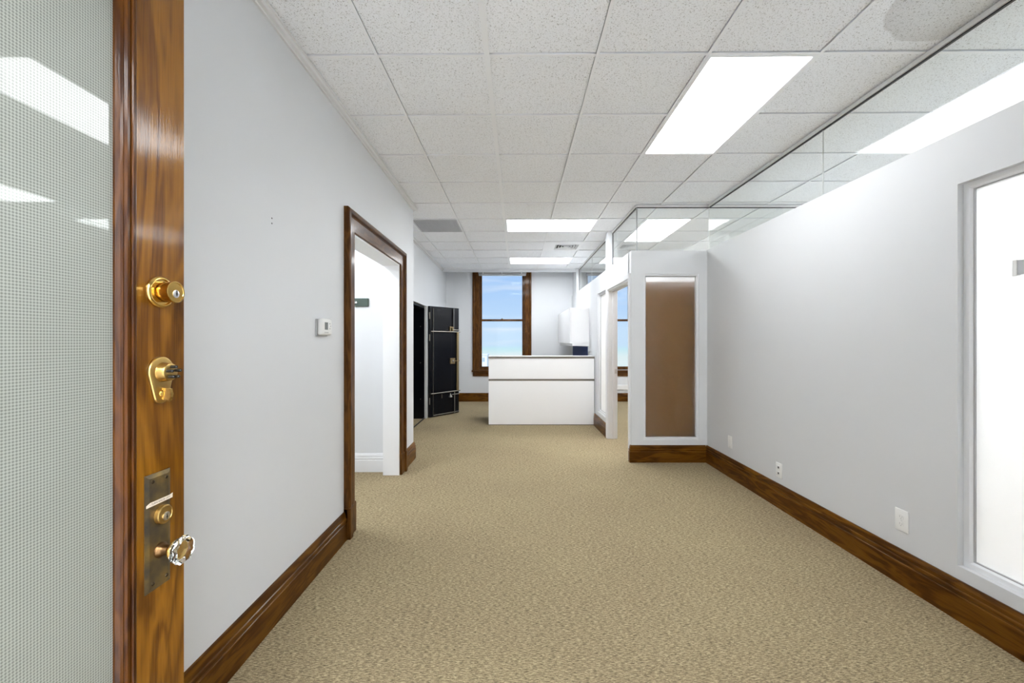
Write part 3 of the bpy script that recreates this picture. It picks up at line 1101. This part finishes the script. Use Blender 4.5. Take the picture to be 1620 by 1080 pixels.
# deadbolt
y, z = .902, 1.488
db = MB().lathe((DX, y, z), (1, 0, 0), [(0, .035), (.003, .035), (.006, .0335), (.008, .030), (.008, .0285), (.005, .027), (.005, .0235)], 48).build('deadbolt', M['brass'], door, 35)
MB().lathe((DX + .004, y, z), (1, 0, 0), [(0, .0225), (.026, .0225), (.0295, .0235), (.032, .0235), (.033, .0225), (.033, .0195), (.0318, .0190)], 48).build('cylinder', M['brass'], db, 22)
MB().lathe((DX + .0352, y, z - .004), (1, 0, 0), [(0, .0085), (.0015, .0085), (.002, .007)], 28).build('plug', M['alu'], db, 35)
mb = MB().box(DX + .0378, DX + .0386, y - .001, y + .001, z - .009, z + .003)
mb.lathe((DX + .0378, y, z - .004), (1, 0, 0), [(0, .0022), (.0008, .0022)], 10)
mb.build('keyhole', M['black'], db)

# push-button lock with teardrop plate
y, z = .902, 1.315
def tear(r0, r1, dz, n=20):
    pts = []
    a0 = math.asin((r0 - r1) / dz)
    for i in range(n + 1):
        a = -a0 + (PI + 2 * a0) * i / n
        pts.append((r0 * math.cos(a), r0 * math.sin(a)))
    for i in range(n + 1):
        a = PI + a0 + (PI - 2 * a0) * i / n
        pts.append((r1 * math.cos(a), -dz + r1 * math.sin(a)))
    return pts
mb = MB()
rings = []
for d, s in ((0, 0), (.004, 0), (.006, .0012), (.007, .004)):
    rings.append([Vector((DX + d, y + a, z + b)) for a, b in tear(.032 - s, .0185 - s, .052)])
mb.ring_surface(rings)
pl = mb.build('push_button_lock', M['brass_satin'], door, 30)
MB().lathe((DX + .006, y + .002, z - .002), (1, 0, 0), [(0, .022), (.004, .0205), (.015, .0195), (.017, .0185), (.018, .016)], 36).build('button_hub', M['brass_satin'], pl, 35)
for a, b in ((0, .0115), (-.0110, .0030), (.0110, .0030), (-.0065, -.0100), (.0065, -.0100)):
    MB().lathe((DX + .023, y + .002 + a, z - .002 + b), (1, 0, 0), [(0, .0033), (.013, .0033), (.0145, .0022)], 14).build('button', M['black'], pl, 35)
mb = MB()
mb.lathe((DX + .006, y + .001, z - .049), (1, 0, 0), [(0, .010), (.004, .009), (.006, .007)], 20)
mb.prism([(DX + .008, y - .004, z - .036), (DX + .024, y - .002, z - .038), (DX + .027, y - .002, z - .050), (DX + .024, y - .002, z - .064), (DX + .008, y - .004, z - .062)], (0, .0065, 0))
mb.build('thumb_turn', M['brass'], pl, 30)

# antique plate, cylinder, glass knob, label
py0, py1, pz0, pz1 = .864, .928, .846, 1.096
mb = MB()
mb.box(DX, DX + .0015, py0, py1, pz0, pz1)
def rr(e, d): return [Vector((DX + d, a, b)) for a, b in ((py0 + e, pz0 + e), (py1 - e, pz0 + e), (py1 - e, pz1 - e), (py0 + e, pz1 - e))]
mb.ring_surface([rr(0, .0015), rr(.008, .0045), rr(.0085, .0045)])
plate = mb.build('lock_plate', M['patina'], door)
for a, b in ((py0 + .0165, pz1 - .016), (py1 - .013, pz1 - .016), (py0 + .0165, pz0 + .016), (py1 - .013, pz0 + .016)):
    MB().lathe((DX + .004, a, b), (1, 0, 0), [(0, .0042), (.0012, .0038), (.0026, .0020)], 14).build('screw', M['bronze_black'], plate, 50)
yc, zc = .903, 1.002
MB().lathe((DX + .0045, yc, zc), (1, 0, 0), [(0, .0205), (.007, .0200), (.0085, .0185), (.0088, .0165), (.0080, .0160)], 44).build('cylinder', M['brass_satin'], plate, 22)
MB().lathe((DX + .0122, yc + .001, zc - .004), (1, 0, 0), [(0, .0088), (.0022, .0088), (.0028, .0078)], 30).build('plug', simple('nickel', (.62, .56, .47, 1), .28, 1.0), plate, 35)
mb = MB().box(DX + .0146, DX + .0153, yc - .0002, yc + .0018, zc - .011, zc + .001)
mb.lathe((DX + .0146, yc + .001, zc - .0055), (1, 0, 0), [(0, .0022), (.0007, .0022)], 10)
mb.build('keyhole', M['black'], plate)
tz = 1.0335
mb = MB()
mb.prism([(DX + .0052, py0 - .001, tz - .0045), (DX + .0052, py0 + .008, tz - .0045), (DX + .0052, py1 + .0015, tz - .004), (DX + .0052, py1 + .002, tz + .006),
          (DX + .0052, py1 - .006, tz + .004), (DX + .0052, py0 + .008, tz + .0045), (DX + .0052, py0 - .001, tz + .001)], (.0004, 0, 0))
tape = mb.build('label_tape', M['tape'], plate)
fc = bpy.data.curves.new('label_text', 'FONT')
fc.body = '\u2022 TURN KNOB LEFT'
fc.size = .0060
fc.extrude = .00005
fc.align_x = 'CENTER'
fc.align_y = 'CENTER'
fo = bpy.data.objects.new('label_text', fc)
COL.objects.link(fo)
fo.matrix_world = Matrix.Translation((DX + .0058, (py0 + py1) / 2 + .001, tz)) @ Matrix(((0, 0, 1, 0), (1, 0, 0, 0), (0, 1, 0, 0), (0, 0, 0, 1)))
dg = bpy.context.evaluated_depsgraph_get()
tme = bpy.data.meshes.new_from_object(fo.evaluated_get(dg))
tme.transform(fo.matrix_world)
tme.transform(Matrix.Translation(-WLOC[plate.name]))
bpy.data.objects.remove(fo)
tme.materials.clear()
tme.materials.append(M['ink'])
to = bpy.data.objects.new('lettering', tme)
COL.objects.link(to)
to.parent = plate
# knob
kz = .926
ky = .899
mb = MB().lathe((DX + .0042, ky, kz), (1, 0, 0), [(0, .0165), (.003, .0165), (.006, .014), (.008, .0125), (.012, .0115), (.020, .0105), (.022, .0120)], 36)
mb.build('knob_rose', M['bronze_dark'], plate, 40)
mb = MB().lathe((DX + .0262, ky, kz), (1, 0, 0), [(0, .0105), (.004, .0125), (.007, .0190), (.009, .0200), (.0105, .0185)], 36)
mb.build('knob_collar', M['brass'], plate, 40)
mb = MB().lathe((DX + .0368, ky, kz), (1, 0, 0), [(0, .0170), (.001, .0205), (.010, .0295), (.019, .0300), (.0235, .0255)], 8, PI / 8)
mb.build('glass_knob', M['cut_glass'], plate)

# ------------------------------------------------------------------ thermostat
t = thing('thermostat', (WLX, 2.52, 1.415), 'small white digital thermostat on the left wall beside the cased opening', 'thermostat')
MB().box(WLX, WLX + .010, 2.455, 2.598, 1.412, 1.516, .004, 2).build('back_plate', M['trim_grey'], t)
MB().box(WLX + .008, WLX + .038, 2.462, 2.600, 1.418, 1.520, .012, 4).build('body', M['plastic'], t, 40)
MB().box(WLX + .0378, WLX + .0390, 2.497, 2.540, 1.452, 1.497, .0004).build('display', M['lcd'], t)
for a in (2.502, 2.522, 2.540):
    MB().lathe((WLX + .0372, a, 1.435), (1, 0, 0), [(0, .0048), (.002, .0042)], 14).build('button', M['trim_grey'], t)
for a, b in ((2.567, 1.490), (2.576, 1.475), (2.567, 1.460)):
    MB().lathe((WLX + .0372, a, b), (1, 0, 0), [(0, .0048), (.002, .0042)], 14).build('button', M['trim_grey'], t)

# ------------------------------------------------------------------ coat hook board in the small room
t = thing('coat_hook_rail', (-1.85, 4.38, 1.75), 'dark green coat hook board on the white wall inside the opening', 'coat hook')
MB().box(-2.15, -1.532, 4.362, 4.38, 1.750, 1.838, .006, 1).build('board', M['green'], t)
for hx in (-1.665, -1.84, -2.02):
    hb = MB().lathe((hx, 4.362, 1.79), (0, -1, 0), [(0, .013), (.004, .012), (.006, .006)], 18)
    hb.tube([(hx, 4.358, 1.795), (hx, 4.335, 1.800), (hx, 4.308, 1.820), (hx, 4.295, 1.845)], [.005, .0045, .004, .004])
    hb.lathe((hx, 4.293, 1.848), (0, 0, 1), [(-.007, .003), (-.004, .007), (0, .008), (.004, .007), (.007, .003)], 12)
    hb.tube([(hx, 4.358, 1.785), (hx, 4.338, 1.768), (hx, 4.318, 1.762), (hx, 4.310, 1.776)], [.005, .0045, .004, .004])
    hb.lathe((hx, 4.309, 1.779), (0, 0, 1), [(-.006, .003), (-.003, .006), (0, .007), (.003, .006), (.006, .003)], 12)
    hb.build('hook', M['chrome'], t, 50)

# ------------------------------------------------------------------ outlets on the right partition
def wall_plate(name, yc, zc, label, cat, kind_):
    t = thing(name, (WRX, yc, zc), label, cat)
    MB().box(WRX - .006, WRX, yc - .040, yc + .040, zc - .062, zc + .062, .003, 2).build('cover_plate', M['plastic'], t, 40)
    if kind_ == 'duplex':
        for s in (-1, 1):
            zz = zc + s * .020
            MB().lathe((WRX - .006, yc, zz), (-1, 0, 0), [(0, .0165), (.002, .016)], 24).build('socket', M['plastic'], t, 40)
            mb = MB()
            mb.box(WRX - .0086, WRX - .0079, yc - .008, yc - .006, zz - .003, zz + .006)
            mb.box(WRX - .0086, WRX - .0079, yc + .006, yc + .008, zz - .003, zz + .006)
            mb.lathe((WRX - .0079, yc, zz - .009), (-1, 0, 0), [(0, .0025), (.0007, .0025)], 8)
            mb.build('slots', M['trim_grey'], t)
        MB().lathe((WRX - .006, yc, zc), (-1, 0, 0), [(0, .003), (.001, .002)], 10).build('screw', M['alu'], t)
    elif kind_ == 'jack':
        for s in (-1, 1):
            zz = zc + s * .024
            MB().box(WRX - .009, WRX - .006, yc - .016, yc + .016, zz - .016, zz + .016, .002).build('jack_frame', M['plastic'], t)
            MB().box(WRX - .0098, WRX - .0088, yc - .008, yc + .008, zz - .008, zz + .008).build('jack', M['dark_plastic'], t)
    else:
        MB().box(WRX - .009, WRX - .006, yc - .017, yc + .017, zc - .034, zc + .034, .002).build('insert', M['plastic'], t)
        for s in (-1, 1):
            MB().lathe((WRX - .006, yc, zc + s * .049), (-1, 0, 0), [(0, .003), (.001, .002)], 10).build('screw', M['trim_grey'], t)
wall_plate('wall_outlet', 4.213, .353, 'small white outlet plate farthest along the right wall, nearest the corner', 'outlet', 'plain')
wall_plate('data_outlet', 3.437, .306, 'white data outlet with two dark jacks above the right baseboard', 'outlet', 'jack')
wall_plate('wall_outlet', 2.352, .360, 'white duplex outlet nearest the camera, beside the bright frosted glass', 'outlet', 'duplex')

# ------------------------------------------------------------------ reception desk
x0, x1, y0 = -.407, PX - .012, 6.80
t = thing('reception_desk', ((x0 + x1) / 2, y0 + .3, 0), 'white reception desk with a dark edged counter in front of the window', 'desk')
MB().box(x0, x1, y0, y0 + .03, .012, .728, .0015).build('lower_panel', M['laminate'], t)
MB().box(x0, x1, y0 + .008, y0 + .03, .728, .762).build('reveal_strip', M['dark_edge'], t)
MB().box(x0, x1, y0, y0 + .03, .762, 1.100, .0015).build('upper_panel', M['laminate'], t)
MB().box(x0 - .004, x1, y0 - .006, y0 + .30, 1.100, 1.134, .001).build('counter_edge', M['dark_edge'], t)
MB().box(x0 - .002, x1 - .002, y0 - .004, y0 + .298, 1.134, 1.138).build('counter_top', M['laminate'], t)
MB().box(x0, x0 + .03, y0 + .03, y0 + .75, .012, .735, .001).build('side_panel', M['laminate'], t)
MB().box(x1 - .03, x1, y0 + .03, y0 + .75, .012, .735, .001).build('side_panel', M['laminate'], t)
MB().box(x0, x1, y0 + .03, y0 + .75, .735, .765, .001).build('work_top', M['laminate'], t)
MB().box(x0, x0 + .03, y0 + .03, y0 + .28, .765, 1.100).build('screen_end', M['laminate'], t)
MB().box(x0 + .005, x1 - .005, y0 + .004, y0 + .028, 0, .012).build('plinth', M['dark_edge'], t)

# wall cabinet and blue board on the partition behind the desk
t = thing('wall_cabinet', (PX - .17, 8.3, 1.30), 'white wall cabinet hung on the partition behind the desk', 'cabinet')
a, c = 7.35, 9.25
MB().box(PX - .32, PX, a, c, 1.345, 1.983, .001).build('body', M['cabinet'], t)
for k in range(4):
    q = a + (c - a) * k / 4
    MB().box(PX - .341, PX - .322, q + .002, q + (c - a) / 4 - .002, 1.347, 1.981, .0015).build('door', M['cabinet'], t)
MB().box(PX - .30, PX, a + .01, c - .01, 1.300, 1.345, .001).build('valance', M['cabinet'], t)
t = thing('pin_board', (PX, 8.4, .95), 'navy blue pin board on the partition under the white wall cabinet', 'pin board')
MB().box(PX - .014, PX, 7.36, 9.24, .88, 1.296).build('panel', M['navy'], t)
MB().sweep([(7.35, .87), (9.25, .87), (9.25, 1.298), (7.35, 1.298)], [(0, 0), (0, .017), (.012, .017), (.012, 0)], lambda u, v, h: (PX - h, u, v), True).build('frame', M['trim_grey'], t)

# ------------------------------------------------------------------ vault
t = thing('trim_5', (FLX, 6.8, 0), 'black steel lining and threshold of the vault doorway', kind='structure')
mb = MB()
mb.box(-2.55, -1.592, 7.375, 7.40, 0, 2.0)
mb.box(-2.55, -1.592, 6.24, 6.265, 0, 2.0)
mb.box(-2.55, -1.592, 6.265, 7.375, 1.975, 2.005)
mb.box(-2.58, -2.55, 6.24, 7.40, 0, 2.005)
mb.build('lining', M['vault_black'], t)
for k in range(3):
    z = .35 + .65 * k
    MB().lathe((-1.66, 7.375, z), (0, -1, 0), [(0, .009), (.006, .005)], 10).build('rivet', M['vault_steel'], t)
MB().tube([(-1.595, 6.27, .008), (-1.595, 6.9, .008), (-1.595, 7.375, .008)], .011, 8).build('threshold', M['vault_black'], t)

vd = thing('vault_door', (-1.505, 7.44, 0), 'tall black steel vault door standing open beside the window wall', 'vault door')
ang = math.atan2(.56, .45)
vd.rotation_euler = (0, 0, ang)
W = .718
# local frame: u along the leaf, -v towards the room, z up
def vpart(mb, name, mat, smooth=None, parent=vd):
    o = mb.build(name, mat, None, smooth)
    o.parent = parent
    return o
leaf = vpart(MB().box(0, W, 0, .055, .008, 2.022, .003), 'leaf', M['vault_black'])
vpart(MB().box(.068, .52, -.014, 0, 1.585, 1.985, .004), 'panel', M['vault_black'])
vpart(MB().box(.068, .52, -.014, 0, .455, 1.545, .004), 'panel', M['vault_black'])
vpart(MB().box(.068, .52, -.014, 0, .050, .415, .004), 'panel', M['vault_black'])
for z, r in ((1.563, .010), (.433, .010)):
    vpart(MB().tube([(.012, -.024, z), (W + .006, -.024, z)], r, 10), 'cross_bar', M['vault_steel'], 50)
vpart(MB().box(.068, W, -.016, 0, .026, .042, .002), 'bottom_strip', M['vault_steel'])
vpart(MB().box(.066, .070, -.018, 0, .045, 1.99), 'edge_strip', M['vault_steel'])
vpart(MB().box(.545, .580, -.030, -.010, 1.58, 2.01, .004), 'bolt_bar', simple('dark_steel', (.10, .10, .10, 1), .35, .8))
vpart(MB().box(.640, .690, -.034, -.004, .44, 1.56, .005), 'locking_bar', M['vault_brass'])
vpart(MB().tube([(.585, -.022, .012), (.585, -.022, .42)], .009, 10), 'lower_rod', M['vault_steel'], 50)
lk = vpart(MB().box(.470, .585, -.040, -.010, .955, 1.065, .005), 'lock_case', M['vault_brass'])
vpart(MB().lathe((.53, -.040, 1.01), (0, -1, 0), [(0, .026), (.006, .024), (.010, .012)], 20), 'lock_boss', M['vault_steel'], 40, lk)
vpart(MB().tube([(.585, -.028, 1.01), (.700, -.028, 1.01)], .010, 8), 'bolt', M['vault_brass'], 50)
mb = MB().box(.455, .475, -.040, -.012, 1.575, 1.665, .003)
mb.box(.475, .545, -.038, -.018, 1.635, 1.660, .003)
mb.box(.515, .540, -.040, -.012, 1.575, 1.635, .003)
vpart(mb, 'upper_handle', M['vault_brass'])
vpart(MB().tube([(.545, -.026, 1.60), (.705, -.026, 1.60)], .008, 8), 'upper_bolt', M['vault_steel'], 50)
vpart(MB().lathe((.475, -.024, .33), (0, 0, 1), [(0, .040), (.020, .034), (.040, .016), (.070, .010)], 20), 'lower_knob', M['vault_steel'], 40)
vpart(MB().tube([(.515, -.024, .375), (.705, -.024, .375)], .009, 8), 'lower_bolt', M['vault_steel'], 50)
vpart(MB().box(.262, .274, -.022, -.012, .33, .405, .002), 'slot_cover', M['vault_steel'])
for z in (.30, 1.45, 1.85):
    vpart(MB().lathe((-.006, .0, z - .06), (0, 0, 1), [(0, .009), (.12, .009)], 12), 'hinge', M['vault_steel'], 40)

# ------------------------------------------------------------------ buildings far outside the window
def building(x0, x1, y0, y1, top, label, nx, nz):
    t = thing('building', ((x0 + x1) / 2, (y0 + y1) / 2, -40), label, 'building', 'pale buildings beyond the window')
    MB().box(x0, x1, y0, y1, -40, top).build('walls', M['concrete'], t)
    MB().box(x0 - .2, x1 + .2, y0 - .2, y1 + .2, top, top + .35).build('roof', M['concrete'], t)
    w = (x1 - x0) / (nx * 2 + 1)
    for i in range(nx):
        for k in range(nz):
            xa = x0 + w * (2 * i + 1)
            MB().box(xa, xa + w, y0 - .05, y0 + .05, top - 2.2 - k * 3, top - .8 - k * 3).build('window', M['far_window'], t)
building(-11.3, -8.9, 140, 150, -3.3, 'pale narrow building low in the left corner of the window', 1, 3)
building(-8.4, -6.6, 150, 158, -4.6, 'lower pale building just right of the narrow one in the window', 1, 2)
